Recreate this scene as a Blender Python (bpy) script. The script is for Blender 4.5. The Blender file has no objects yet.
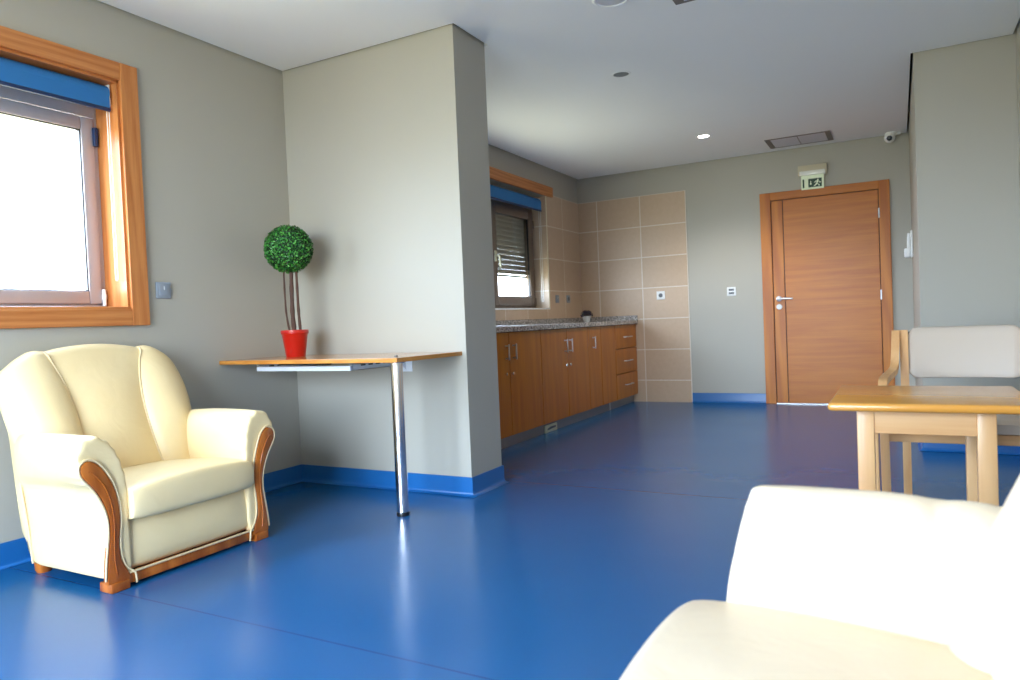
import bpy, bmesh, math, random
from mathutils import Vector, Matrix
random.seed(7)
PI = math.pi
SC = bpy.context.scene
COL = SC.collection

# ------------------------------------------------------------------ room dimensions (metres)
H_CAM = 0.9203
ZC = 2.502          # ceiling
YF = 7.543          # far wall
XK = -3.1525        # kitchen side wall (tile face)
XW = -3.2612        # window wall of the sitting room
YC, YC2 = 3.2418, 3.5726   # partition
XC = -2.0286
XS, YS = 0.1232, 5.2251    # corridor block
XR = 0.6512         # right wall
YB = -1.35          # back wall (behind the camera)

# ------------------------------------------------------------------ mesh builder
class MB:
    def __init__(s): s.v = []; s.f = []
    def add(s, vs, fs):
        b = len(s.v); s.v += [tuple(v) for v in vs]; s.f += [tuple(i + b for i in f) for f in fs]; return s
    def box(s, x0, x1, y0, y1, z0, z1, bev=0.0, seg=2):
        bm = bmesh.new()
        vs = [bm.verts.new((x, y, z)) for z in (z0, z1) for y in (y0, y1) for x in (x0, x1)]
        for f in ((0, 2, 3, 1), (4, 5, 7, 6), (0, 1, 5, 4), (2, 6, 7, 3), (0, 4, 6, 2), (1, 3, 7, 5)):
            bm.faces.new([vs[i] for i in f])
        if bev > 0:
            bmesh.ops.bevel(bm, geom=list(bm.edges), offset=bev, segments=seg, affect='EDGES', profile=0.5)
        return s.bm(bm)
    def bm(s, bm, M=None):
        bm.verts.ensure_lookup_table(); bm.verts.index_update()
        s.add([(M @ v.co) if M else v.co.copy() for v in bm.verts], [[v.index for v in f.verts] for f in bm.faces])
        bm.free(); return s
    def loft(s, rings, cap0=True, cap1=True, closed=True):
        n = len(rings[0]); b = len(s.v)
        for r in rings: s.v += [tuple(p) for p in r]
        for i in range(len(rings) - 1):
            for j in range(n if closed else n - 1):
                k = (j + 1) % n
                s.f.append((b + i * n + j, b + i * n + k, b + (i + 1) * n + k, b + (i + 1) * n + j))
        if cap0: s.f.append(tuple(b + j for j in reversed(range(n))))
        if cap1: s.f.append(tuple(b + (len(rings) - 1) * n + j for j in range(n)))
        return s
    def tube(s, pts, r, n=10, caps=True):
        pts = [Vector(p) for p in pts]; rings = []
        rr = r if isinstance(r, (list, tuple)) else [r] * len(pts)
        t0 = (pts[1] - pts[0]).normalized()
        ref = Vector((0, 0, 1)) if abs(t0.z) < .9 else Vector((1, 0, 0))
        a = t0.cross(ref).normalized()
        for i, p in enumerate(pts):
            t = (pts[min(i + 1, len(pts) - 1)] - pts[max(i - 1, 0)]).normalized()
            a = (a - t * a.dot(t)).normalized(); c = t.cross(a)
            rings.append([p + rr[i] * (a * math.cos(2 * PI * k / n) + c * math.sin(2 * PI * k / n)) for k in range(n)])
        return s.loft(rings, caps, caps)
    def lathe(s, prof, c=(0, 0, 0), n=32, axis='Z'):
        rings = []
        for r, z in prof:
            ring = []
            for k in range(n):
                a = 2 * PI * k / n; p = (r * math.cos(a), r * math.sin(a), z)
                if axis == 'Y': p = (p[0], -p[2], p[1])      # profile height runs towards -Y
                if axis == 'X': p = (p[2], p[0], p[1])       # profile height runs towards +X
                ring.append((p[0] + c[0], p[1] + c[1], p[2] + c[2]))
            rings.append(ring)
        return s.loft(rings)
    def prism(s, poly, a0, a1, axis='Y', bev=0.0):
        bm = bmesh.new()
        def P(u, v, w):
            return {'Y': (u, w, v), 'X': (w, u, v), 'Z': (u, v, w)}[axis]
        A = [bm.verts.new(P(u, v, a0)) for u, v in poly]; B = [bm.verts.new(P(u, v, a1)) for u, v in poly]
        n = len(poly)
        bm.faces.new(A); bm.faces.new(list(reversed(B)))
        for i in range(n): bm.faces.new((A[i], B[i], B[(i + 1) % n], A[(i + 1) % n]))
        bmesh.ops.recalc_face_normals(bm, faces=list(bm.faces))
        if bev > 0:
            ed = [e for e in bm.edges if all(abs(v.co[{'X': 0, 'Y': 1, 'Z': 2}[axis]] - e.verts[0].co[{'X': 0, 'Y': 1, 'Z': 2}[axis]]) < 1e-7 for v in e.verts)]
            bmesh.ops.bevel(bm, geom=ed, offset=bev, segments=2, affect='EDGES', profile=0.5)
        return s.bm(bm)

def smooth(pts, n=6, closed=False):
    """Catmull-Rom through points of any dimension."""
    out = []; N = len(pts)
    for i in range(N if closed else N - 1):
        g = lambda k: pts[k % N] if closed else pts[max(0, min(N - 1, k))]
        p0, p1, p2, p3 = g(i - 1), g(i), g(i + 1), g(i + 2)
        for k in range(n):
            t = k / n
            out.append(tuple(.5 * (2 * b + (c - a) * t + (2 * a - 5 * b + 4 * c - d) * t * t + (3 * b - a - 3 * c + d) * t ** 3) for a, b, c, d in zip(p0, p1, p2, p3)))
    if not closed: out.append(tuple(pts[-1]))
    return out

def interp(tab, x):
    if x <= tab[0][0]: return tab[0][1]
    for (a, b), (c, d) in zip(tab, tab[1:]):
        if x <= c: return b + (d - b) * (x - a) / (c - a)
    return tab[-1][1]

def obj(name, mb, mat, parent=None, sm=None, sub=0, origin=None):
    me = bpy.data.meshes.new(name)
    if parent is not None: o0 = parent.matrix_world.translation.copy() if not parent.get('_local') else Vector()
    else:
        if origin is None:
            xs = [v[0] for v in mb.v]; ys = [v[1] for v in mb.v]; zs = [v[2] for v in mb.v]
            origin = ((min(xs) + max(xs)) / 2, (min(ys) + max(ys)) / 2, min(zs))
        o0 = Vector(origin)
    me.from_pydata([(v[0] - o0.x, v[1] - o0.y, v[2] - o0.z) for v in mb.v], [], mb.f)
    me.validate(); me.update()
    b = bmesh.new(); b.from_mesh(me); bmesh.ops.recalc_face_normals(b, faces=list(b.faces)); b.to_mesh(me); b.free()
    if sm is not None:
        me.shade_smooth()
        if sm < 180: me.set_sharp_from_angle(angle=math.radians(sm))
    if mat: me.materials.append(mat)
    o = bpy.data.objects.new(name, me); COL.objects.link(o)
    if parent is not None: 
        o.parent = parent
        if parent.type == 'MESH' and not parent.get('_local'):
            pass
    else: o.location = o0
    if sub:
        m = o.modifiers.new('Subdivision', 'SUBSURF'); m.levels = sub; m.render_levels = sub
    bpy.context.view_layer.update()
    return o

def tag(o, label, cat, group=None):
    o['label'] = label; o['category'] = cat
    if group: o['group'] = group
    return o

def thing(name, label, cat, loc=(0, 0, 0), group=None):
    o = bpy.data.objects.new(name, None); COL.objects.link(o); o.location = loc; o.empty_display_size = .05
    bpy.context.view_layer.update()
    return tag(o, label, cat, group)

def struct(name, mb, mat, sm=None, parent=None):
    o = obj(name, mb, mat, parent, sm)
    if parent is None: o['kind'] = 'structure'
    return o

def struct_root(name, loc):
    o = bpy.data.objects.new(name, None); COL.objects.link(o); o.location = loc; o['kind'] = 'structure'
    o.empty_display_size = .05
    bpy.context.view_layer.update(); return o

def sub(name, mb, mat, parent, sm=None, root=None):
    """sub-part: a child of a part mesh whose own origin is its parent's parent's origin"""
    return obj(name, mb, mat, parent, sm)

# ------------------------------------------------------------------ materials
def srgb(r, g, b):
    return tuple(((c / 255) / 12.92 if c / 255 <= .04045 else ((c / 255 + .055) / 1.055) ** 2.4) for c in (r, g, b)) + (1,)

class NT:
    def __init__(s, name):
        s.m = bpy.data.materials.new(name); s.m.use_nodes = True; s.t = s.m.node_tree
        s.b = s.t.nodes['Principled BSDF']
    def n(s, typ, **kw):
        x = s.t.nodes.new(typ)
        for k, v in kw.items(): setattr(x, k, v)
        return x
    def l(s, a, b): s.t.links.new(a, b)
    def val(s, sock, v): s.b.inputs[sock].default_value = v
    def math(s, op, a, b=None, c=None):
        x = s.n('ShaderNodeMath', operation=op)
        for i, q in enumerate((a, b, c)):
            if q is None: continue
            if isinstance(q, (int, float)): x.inputs[i].default_value = q
            else: s.l(q, x.inputs[i])
        return x.outputs[0]
    def mix(s, fac, a, b):
        x = s.n('ShaderNodeMix', data_type='RGBA')
        for i, q in ((0, fac), (6, a), (7, b)):
            if isinstance(q, (int, float)): x.inputs[i].default_value = q
            elif isinstance(q, tuple): x.inputs[i].default_value = q
            else: s.l(q, x.inputs[i])
        return x.outputs[2]
    def noise(s, vec, scale, detail=3, rough=.55, dist=0):
        x = s.n('ShaderNodeTexNoise'); x.inputs['Scale'].default_value = scale; x.inputs['Detail'].default_value = detail
        x.inputs['Roughness'].default_value = rough; x.inputs['Distortion'].default_value = dist
        if vec is not None: s.l(vec, x.inputs['Vector'])
        return x.outputs['Fac']
    def coords(s, kind='Object', scale=(1, 1, 1)):
        c = s.n('ShaderNodeTexCoord'); m = s.n('ShaderNodeMapping'); m.inputs['Scale'].default_value = scale
        s.l(c.outputs[kind], m.inputs['Vector']); return m.outputs[0]
    def bump(s, h, strength, dist=.01):
        x = s.n('ShaderNodeBump'); x.inputs['Strength'].default_value = strength; x.inputs['Distance'].default_value = dist
        s.l(h, x.inputs['Height']); s.l(x.outputs[0], s.b.inputs['Normal'])

def plain(name, col, rough=.5, metal=0, spec=.5, bump=0, bscale=200, var=0, coat=0):
    k = NT(name); k.val('Roughness', rough); k.val('Metallic', metal); k.val('Specular IOR Level', spec)
    if coat: k.val('Coat Weight', coat); k.val('Coat Roughness', .15)
    v = k.coords()
    if var:
        f = k.noise(v, 6, 4)
        k.l(k.mix(f, tuple(c * (1 - var) for c in col[:3]) + (1,), tuple(min(1, c * (1 + var)) for c in col[:3]) + (1,)), k.b.inputs['Base Color'])
    else: k.val('Base Color', col)
    if bump: k.bump(k.noise(v, bscale, 3), bump, .002)
    return k.m

def wood(name, c1, c2, axis='Z', rough=.35, scale=1.0, coat=.25, figure=.5):
    k = NT(name); k.val('Roughness', rough); k.val('Coat Weight', coat); k.val('Coat Roughness', .2); k.val('Specular IOR Level', .35)
    lo, hi = 1.2 * scale, 16 * scale
    sc = {'X': (lo, hi, hi), 'Y': (hi, lo, hi), 'Z': (hi, hi, lo)}[axis]
    v = k.coords('Object', sc)
    n1 = k.noise(v, 1.0, 5, .6, .6)
    w = k.n('ShaderNodeTexWave', wave_type='BANDS', bands_direction={'X': 'Z', 'Y': 'Z', 'Z': 'DIAGONAL'}[axis])
    w.inputs['Scale'].default_value = .35; w.inputs['Distortion'].default_value = 9; w.inputs['Detail'].default_value = 3
    w.inputs['Detail Scale'].default_value = .8
    k.l(v, w.inputs['Vector'])
    sc2 = tuple(q * 6 if q == hi else q * 3 for q in sc)
    n2 = k.noise(k.coords('Object', sc2), 1.0, 2, .5)
    f = k.math('ADD', k.math('MULTIPLY', n1, 1 - figure), k.math('MULTIPLY', w.outputs['Fac'], figure))
    f = k.math('ADD', k.math('MULTIPLY', f, .75), k.math('MULTIPLY', n2, .25))
    r = k.n('ShaderNodeValToRGB'); r.color_ramp.elements[0].position = .28; r.color_ramp.elements[1].position = .72
    r.color_ramp.elements[0].color = c1; r.color_ramp.elements[1].color = c2
    k.l(f, r.inputs[0]); k.l(r.outputs[0], k.b.inputs['Base Color'])
    k.bump(f, .05, .002)
    return k.m

def wall_paint(name, col):
    k = NT(name); k.val('Roughness', .5); k.val('Specular IOR Level', .35)
    p = k.n('ShaderNodeNewGeometry').outputs['Position']
    f = k.noise(p, 1.3, 4)
    k.l(k.mix(f, tuple(c * .97 for c in col[:3]) + (1,), tuple(c * 1.03 for c in col[:3]) + (1,)), k.b.inputs['Base Color'])
    k.bump(k.noise(p, 90, 3), .04, .002)
    return k.m

def tile_mat(name, axis, u0, du):
    k = NT(name); k.val('Roughness', .38)
    g = k.n('ShaderNodeNewGeometry'); s = k.n('ShaderNodeSeparateXYZ'); k.l(g.outputs['Position'], s.inputs[0])
    def line(sock, off, period, w):
        q = k.math('DIVIDE', k.math('SUBTRACT', sock, off), period)
        fr = k.math('FRACT', k.math('ADD', q, 100.5))
        d = k.math('ABSOLUTE', k.math('SUBTRACT', fr, .5))
        return k.math('LESS_THAN', d, w / 2 / period), k.math('FLOOR', k.math('ADD', q, 100))
    lz, iz = line(s.outputs['Z'], .235, .333, .009)
    lu, iu = line(s.outputs[axis], u0, du, .009)
    gr = k.math('MAXIMUM', lz, lu)
    wn = k.n('ShaderNodeTexWhiteNoise', noise_dimensions='2D')
    cb = k.n('ShaderNodeCombineXYZ'); k.l(iz, cb.inputs[0]); k.l(iu, cb.inputs[1]); k.l(cb.outputs[0], wn.inputs['Vector'])
    n = k.noise(g.outputs['Position'], 22, 5, .7)
    f = k.math('ADD', k.math('MULTIPLY', n, .7), k.math('MULTIPLY', wn.outputs['Value'], .3))
    c = k.mix(f, srgb(186, 158, 130), srgb(208, 182, 156))
    k.l(k.mix(gr, c, srgb(222, 212, 198)), k.b.inputs['Base Color'])
    k.bump(k.math('SUBTRACT', 1, gr), .3, .002)
    return k.m

def floor_mat():
    k = NT('blue_vinyl')
    g = k.n('ShaderNodeNewGeometry'); s = k.n('ShaderNodeSeparateXYZ'); k.l(g.outputs['Position'], s.inputs[0])
    n1 = k.noise(g.outputs['Position'], 260, 2); n2 = k.noise(g.outputs['Position'], 1.6, 4)
    c = k.mix(k.math('ADD', k.math('MULTIPLY', n1, .5), k.math('MULTIPLY', n2, .5)), (.007, .082, .24, 1), (.012, .116, .31, 1))
    seam = None
    for y in (1.57, 3.63, 5.69):
        d = k.math('LESS_THAN', k.math('ABSOLUTE', k.math('SUBTRACT', s.outputs['Y'], y)), .0035)
        seam = d if seam is None else k.math('MAXIMUM', seam, d)
    k.l(k.mix(seam, c, (.008, .055, .2, 1)), k.b.inputs['Base Color'])
    r = k.math('ADD', k.math('MULTIPLY', n2, .08), .2)
    k.l(r, k.b.inputs['Roughness'])
    k.bump(k.math('ADD', k.math('MULTIPLY', n2, .6), k.math('MULTIPLY', n1, .02)), .05, .02)
    return k.m

def granite(name):
    k = NT(name); k.val('Roughness', .25)
    p = k.n('ShaderNodeNewGeometry').outputs['Position']
    v = k.n('ShaderNodeTexVoronoi'); v.inputs['Scale'].default_value = 120; k.l(p, v.inputs['Vector'])
    s = k.n('ShaderNodeSeparateXYZ'); k.l(v.outputs['Color'], s.inputs[0])
    r = k.n('ShaderNodeValToRGB'); e = r.color_ramp.elements
    e[0].position = 0; e[0].color = srgb(70, 66, 66); e[1].position = 1; e[1].color = srgb(205, 198, 192)
    e2 = r.color_ramp.elements.new(.45); e2.color = srgb(150, 143, 140)
    k.l(s.outputs[0], r.inputs[0]); k.l(r.outputs[0], k.b.inputs['Base Color'])
    return k.m

def leather(name, c1, c2):
    k = NT(name); k.val('Roughness', .42); k.val('Specular IOR Level', .5)
    v = k.coords('Object')
    k.l(k.mix(k.noise(v, 5, 3), c1, c2), k.b.inputs['Base Color'])
    h = k.math('ADD', k.math('MULTIPLY', k.noise(v, 300, 2), .04), k.math('MULTIPLY', k.noise(v, 7, 3, .5, .8), 1.0))
    k.bump(h, .22, .02)
    return k.m

def glass_pane(name):
    m = bpy.data.materials.new(name); m.use_nodes = True; t = m.node_tree; t.nodes.clear()
    o = t.nodes.new('ShaderNodeOutputMaterial'); mx = t.nodes.new('ShaderNodeMixShader')
    a = t.nodes.new('ShaderNodeBsdfTransparent'); a.inputs[0].default_value = (.95, .98, .97, 1)
    b = t.nodes.new('ShaderNodeBsdfGlossy'); b.inputs['Roughness'].default_value = .02
    lw = t.nodes.new('ShaderNodeLayerWeight'); lw.inputs[0].default_value = .5
    p5 = t.nodes.new('ShaderNodeMath'); p5.operation = 'POWER'; p5.inputs[1].default_value = 4; t.links.new(lw.outputs['Facing'], p5.inputs[0])
    f = t.nodes.new('ShaderNodeMath'); f.operation = 'MULTIPLY_ADD'; f.inputs[1].default_value = .9; f.inputs[2].default_value = .04; t.links.new(p5.outputs[0], f.inputs[0])
    t.links.new(f.outputs[0], mx.inputs[0]); t.links.new(a.outputs[0], mx.inputs[1]); t.links.new(b.outputs[0], mx.inputs[2])
    t.links.new(mx.outputs[0], o.inputs[0]); return m

def emit(name, col, s):
    k = NT(name); k.val('Base Color', col); k.val('Emission Color', col); k.val('Emission Strength', s); return k.m

def leaf_mat(name, c1, c2, c3):
    k = NT(name); k.val('Roughness', .4)
    g = k.n('ShaderNodeNewGeometry')
    r = k.n('ShaderNodeValToRGB'); r.color_ramp.elements[0].color = c1; r.color_ramp.elements[1].color = c3
    e = r.color_ramp.elements.new(.5); e.color = c2
    k.l(g.outputs['Random Per Island'], r.inputs[0]); k.l(r.outputs[0], k.b.inputs['Base Color'])
    return k.m

M = {}
M['wall'] = wall_paint('wall_paint', srgb(178, 173, 161))
M['ceil'] = plain('ceiling_paint', srgb(240, 240, 240), .8, bump=.03, bscale=60)
M['dark'] = plain('dark_void', srgb(40, 38, 36), .9)
M['floor'] = floor_mat()
M['tileL'] = tile_mat('beige_tiles_side', 'Y', 7.093, .4515)
M['tileF'] = tile_mat('beige_tiles_end', 'X', -1.936, .4965)
M['base'] = plain('blue_skirting_vinyl', (.012, .120, .36, 1), .28, var=.06)
M['weld'] = plain('pale_blue_weld', srgb(120, 165, 215), .3)
M['case'] = wood('orange_pine', srgb(174, 98, 46), srgb(212, 142, 82), 'Z', .38, 1.5, .15, .22)
M['caseY'] = wood('orange_pine_flat', srgb(174, 98, 46), srgb(212, 142, 82), 'Y', .38, 1.5, .15, .22)
M['caseX'] = wood('orange_pine_cross', srgb(172, 92, 14), srgb(198, 118, 28), 'X', .38, 1, .06, .2)
M['doorZ'] = wood('cherry_upright', srgb(172, 92, 14), srgb(198, 118, 28), 'Z', .38, 1, .06)
M['doorX'] = wood('cherry_cross', srgb(172, 92, 14), srgb(200, 120, 30), 'X', .38, .8, .06, .08)
M['cab'] = wood('cabinet_veneer', srgb(160, 86, 0), srgb(190, 113, 4), 'Z', .32, .8, .08, .15)
M['cabedge'] = plain('cabinet_shadow_gap', srgb(60, 30, 12), .6)
M['topX'] = wood('table_beech_cross', srgb(196, 132, 70), srgb(222, 162, 98), 'X', .16, 1, .5)
M['topY'] = wood('table_edge', srgb(178, 112, 44), srgb(204, 138, 62), 'Y', .3)
M['beech'] = wood('pale_beech', srgb(206, 152, 98), srgb(226, 180, 128), 'Z', .38, 1, .2, .3)
M['beechX'] = wood('pale_beech_cross', srgb(206, 152, 98), srgb(226, 180, 128), 'X', .38, 1, .2, .3)
M['honey'] = wood('honey_top', srgb(206, 138, 54), srgb(226, 162, 76), 'X', .2, .7, .5, .3)
M['redwood'] = wood('red_brown_trim', srgb(150, 74, 18), srgb(192, 108, 38), 'Z', .25, 1, .5)
M['leather'] = leather('cream_leather', srgb(232, 205, 152), srgb(238, 215, 168))
M['leather_lit'] = leather('cream_leather_lit', srgb(222, 203, 176), srgb(229, 211, 187))  # armchair leather again, with the washed-out look of strong light put into its colour
M['piping'] = plain('cream_piping', srgb(222, 198, 154), .5)
M['grey_leather'] = plain('greige_vinyl', srgb(200, 185, 170), .45, bump=.08, bscale=180)
M['alu'] = plain('taupe_aluminium', srgb(182, 174, 178), .42, .25, bump=.02)
M['aluK'] = plain('bronze_aluminium', srgb(128, 112, 100), .42, .3, bump=.02)
M['slat'] = plain('shutter_slat', srgb(132, 128, 120), .5)
M['blue'] = plain('blue_blind_fabric', srgb(38, 112, 176), .7, bump=.1, bscale=500)
M['blued'] = plain('dark_blue_bar', srgb(30, 52, 92), .5)
M['white'] = plain('white_plastic', srgb(236, 236, 234), .4)
M['whitem'] = plain('white_enamel_metal', srgb(226, 230, 236), .35)
M['black'] = plain('black_plastic', srgb(22, 22, 24), .35)
M['chrome'] = plain('chrome', (.8, .8, .82, 1), .16, 1)
M['steel'] = plain('brushed_steel', (.62, .62, .64, 1), .32, 1)
M['plinth'] = plain('grey_plinth', srgb(140, 140, 142), .35, .4)
M['granite'] = granite('grey_granite')
M['cream'] = plain('cream_plastic', srgb(232, 228, 200), .45)
M['grey'] = plain('grey_plastic', srgb(140, 148, 160), .38)
M['greyd'] = plain('dark_grey_plastic', srgb(90, 94, 100), .45)
M['ventf'] = plain('vent_frame', srgb(112, 104, 100), .5)
M['ventp'] = plain('vent_filter', srgb(204, 204, 212), .6, bump=.3, bscale=400)
M['red'] = plain('red_plastic_pot', srgb(186, 24, 14), .3, coat=.3)
M['bark'] = plain('brown_bark', srgb(84, 58, 48), .8, bump=.6, bscale=80, var=.3)
M['soil'] = plain('dark_moss', srgb(40, 34, 24), .9, bump=.8, bscale=60)
M['leaf'] = leaf_mat('boxwood_leaf', srgb(10, 66, 16), srgb(30, 112, 30), srgb(84, 160, 64))
M['leafcore'] = plain('boxwood_core', srgb(8, 38, 10), .8)
M['flower'] = leaf_mat('purple_foliage', srgb(38, 26, 44), srgb(66, 44, 78), srgb(34, 66, 38))
M['signbg'] = emit('luminous_sign', srgb(214, 224, 192), .03)
M['signgr'] = plain('sign_green', srgb(12, 58, 34), .4)
M['housing'] = plain('ivory_housing', srgb(206, 194, 166), .45)
M['diff'] = plain('clear_diffuser', srgb(240, 238, 228), .12, coat=.6)
M['lampon'] = emit('lamp_glow', (1, .97, .9, 1), 12)
M['lampoff'] = plain('lamp_lens', srgb(110, 116, 118), .3, bump=.4, bscale=150)
M['glass'] = glass_pane('window_glass')
M['strip'] = plain('door_groove', srgb(74, 38, 26), .6)

# ------------------------------------------------------------------ room shell
TH = .235
def holed_wall_x(x0, x1, y0, y1, z1, oy0, oy1, oz0, oz1):
    m = MB()
    m.box(x0, x1, y0, oy0, 0, z1); m.box(x0, x1, oy1, y1, 0, z1)
    m.box(x0, x1, oy0, oy1, 0, oz0); m.box(x0, x1, oy0, oy1, oz1, z1)
    return m
ZT = ZC + .14
W1 = dict(y0=.70, y1=2.172, z0=1.06, z1=2.155)       # sitting-room window opening
W2 = dict(y0=4.60, y1=6.69, z0=1.045, z1=2.205)      # kitchen window opening
struct('floor', MB().box(XW - .05, XR + .05, YB - .05, YF + .05, -.08, 0), M['floor'])
struct('wall_left', holed_wall_x(XW - TH, XW, YB - .25, YC + .05, ZT, W1['y0'], W1['y1'], W1['z0'], W1['z1']), M['wall'])
struct('wall_partition', MB().box(XW - .05, XC, YC, YC2, 0, ZT), M['wall'])
struct('wall_kitchen', holed_wall_x(XK - .222, XK - .008, YC2 - .05, YF + .2, ZT, W2['y0'], W2['y1'], W2['z0'], W2['z1']), M['wall'])
struct('wall_far', MB().box(XK - .2, XS + .1, YF + .008, YF + .2, 0, ZT), M['wall'])
struct('wall_corridor', MB().box(XS, XR + .2, YS, YF + .2, 0, ZT), M['wall'])
struct('wall_right', MB().box(XR, XR + .2, YB - .25, YS + .05, 0, ZT), M['wall'])
BX0, BX1, BZ = -2.85, -.35, 2.42                      # glazed doors behind the camera
m = MB(); m.box(XW - .05, BX0, YB - .25, YB, 0, ZT); m.box(BX1, XR + .05, YB - .25, YB, 0, ZT); m.box(BX0, BX1, YB - .25, YB, BZ, ZT)
struct('wall_back', m, M['wall'])
G = .016
m = MB()
m.box(XW + G, XR - G, YB, YC - G, ZC, ZC + .04)
m.box(XC + G, XR - G, YC - G, YC2 + G, ZC, ZC + .04)
m.box(XK + G, XR - G, YC2 + G, YS - G, ZC, ZC + .04)
m.box(XK + G, XS - G, YS - G, YF - G, ZC, ZC + .04)
struct('ceiling', m, M['ceil'])
struct('trim_1', MB().box(XW - .1, XR + .1, YB - .1, YF + .1, ZT - .02, ZT + .1), M['dark'])   # slab over the shadow gap
# wall tiles
t = MB(); ZTI = 2.233
t.box(XK - .008, XK, YC2, W2['y0'], 0, ZTI); t.box(XK - .008, XK, W2['y1'], YF, 0, ZTI); t.box(XK - .008, XK, W2['y0'], W2['y1'], 0, W2['z0'])
t.box(XK - .155, XK, W2['y1'] - .008, W2['y1'] + .001, W2['z0'], W2['z1'])       # tiled reveal
struct('wall_tiles_kitchen', t, M['tileL'])
struct('wall_tiles_far', MB().box(XK, -1.932, YF - .002, YF + .008, 0, ZTI), M['tileF'])

# skirting: coved vinyl, swept along a path (list of xy, room on the left-hand side given by normals)
def skirting(name, path):
    prof = [(0, .102), (.007, .102), (.009, .096), (.009, .026), (.012, .014), (.020, .005), (.030, .0015), (0, .0015)]
    rings = []
    for i, p in enumerate(path):
        p = Vector(p)
        d0 = (p - Vector(path[i - 1])).normalized() if i else None
        d1 = (Vector(path[i + 1]) - p).normalized() if i < len(path) - 1 else None
        nn = [Vector((d.y, -d.x)) for d in (d0, d1) if d is not None]
        n = sum(nn, Vector((0, 0))) / len(nn); n = n / n.length_squared
        rings.append([(p.x + n.x * a, p.y + n.y * a, z) for a, z in prof])
    return struct(name, MB().loft(rings), M['base'], 35)
skirting('baseboard_left', [(XW, YB), (XW, YC), (XC, YC), (XC, YC2), (XC - .3, YC2)])
skirting('baseboard_far', [(-1.932, YF + .008), (-1.193, YF + .008)])
skirting('baseboard_corridor', [(-.040, YF + .008), (XS, YF + .008), (XS, YS), (XR, YS), (XR, YB)])

# ------------------------------------------------------------------ window in the sitting room
w1 = struct_root('window_1', (XW, W1['y1'], W1['z0']))
y0, y1, z0, z1 = W1['y0'], W1['y1'], W1['z0'], W1['z1']
obj('casing', MB().box(XW, XW + .022, y1, y1 + .09, z0 - .078, z1 + .085, .003), M['case'], w1)
obj('casing', MB().box(XW, XW + .022, y0 - .09, y0, z0 - .078, z1 + .085, .003), M['case'], w1)
obj('casing', MB().box(XW, XW + .021, y0, y1, z1, z1 + .085, .003), M['caseY'], w1)
obj('casing', MB().box(XW, XW + .021, y0, y1, z0 - .078, z0, .003), M['caseY'], w1)
m = MB(); XF = XW - .165
m.box(XF, XW + .004, y1 - .012, y1 + .004, z0, z1); m.box(XF, XW + .004, y0 - .004, y0 + .012, z0, z1)
obj('jamb_lining', m, M['case'], w1)
obj('head_lining', MB().box(XF, XW + .004, y0, y1, z1 - .012, z1 + .004), M['caseY'], w1)
obj('sill_board', MB().box(XF, XW + .012, y0, y1, z0 - .004, z0 + .014, .003), M['caseY'], w1)
def frame_yz(m, xa, xb, ya, yb, za, zb, w, bev=.004):
    m.box(xa, xb, ya, ya + w, za, zb, bev); m.box(xa, xb, yb - w, yb, za, zb, bev)
    m.box(xa, xb, ya + w, yb - w, za, za + w, bev); m.box(xa, xb, ya + w, yb - w, zb - w, zb, bev)
    return m
fo = frame_yz(MB(), XF - .06, XF, y0, y1 - .010, z0 + .012, z1, .022); ym = 1.12
fo.box(XF - .06, XF, ym - .03, ym + .03, z0 + .02, z1 - .02, .004)
fo.box(XF - .06, XF, y0 + .02, y1 - .03, 2.0, z1 - .01)
obj('frame', fo, M['alu'], w1, 30)
for ya, yb in ((ym + .01, y1 - .034), (y0 + .024, ym - .01)):
    s = obj('sash', frame_yz(MB(), XF - .045, XF + .010, ya, yb, z0 + .034, 1.994, .062, .006), M['alu'], w1, 30)
    obj('pane', MB().box(XF - .022, XF - .016, ya + .058, yb - .058, z0 + .092, 1.936), M['glass'], w1)
    g = frame_yz(MB(), XF - .014, XF + .002, ya + .060, yb - .060, z0 + .094, 1.934, .007, .001)
    obj('gasket', g, M['black'], w1)
m = MB().box(XF + .0, XF + .026, y1 - .042, y1 - .022, 1.86, 1.95, .004)
obj('hinge', m, M['blued'], w1)
m = MB().tube([(XF + .018, y1 - .030, 1.085), (XF + .018, y1 - .030, 1.165)], .009, 10); m.tube([(XF + .018, y1 - .030, 1.115), (XF + .018, y1 - .030, 1.14)], .0115, 10)
obj('hinge', m, M['white'], w1, 40)

def roller_blind(name, label, x, ya, yb, ztop, zbot, xr, chain_z, r=.034, bracket_at=None):
    t = thing(name, label, 'blind', (x, yb, zbot))
    m = MB(); prof = []
    # fabric roll and hanging fabric as one folded sheet with thickness
    zc_ = ztop - r - .004
    m.tube([(x, ya, zc_), (x, yb - .012, zc_)], r, 24)
    obj('fabric_roll', m, M['blue'], t, 40)
    m = MB().box(x + r - .004, x + r - .001, ya, yb - .014, zbot + .012, zc_ + .004)
    obj('hanging_fabric', m, M['blue'], t)
    m = MB().box(x + r - .009, x + r + .004, ya, yb - .012, zbot - .004, zbot + .014, .004)
    obj('bottom_bar', m, M['blued'], t, 30)
    m = MB().box(x - .018, x + .030, yb - .010, yb - .004, zc_ - .045, ztop, .002)
    m.lathe([(.001, 0), (.024, 0), (.026, .004), (.026, .008), (.02, .011), (.001, .011)], (x, yb - .010, zc_), 20, 'Y')
    m.box(x + .018, x + .034, yb - .026, yb - .004, zc_ - .062, zc_ - .02, .004)
    obj('bracket', m, M['white'], t, 35)
    m = MB()
    for dx in (.012, .030):
        m.tube([(x + dx, yb - .014, zc_), (x + dx, yb - .014, chain_z + .012)], .0022, 6)
    m.tube([(x + .012 + .009 - .009 * math.cos(a), yb - .014, chain_z + .012 - .011 * math.sin(a)) for a in [k * PI / 8 for k in range(9)]], .0022, 6)
    obj('bead_chain', m, M['white'], t, 60)
    return t
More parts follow.
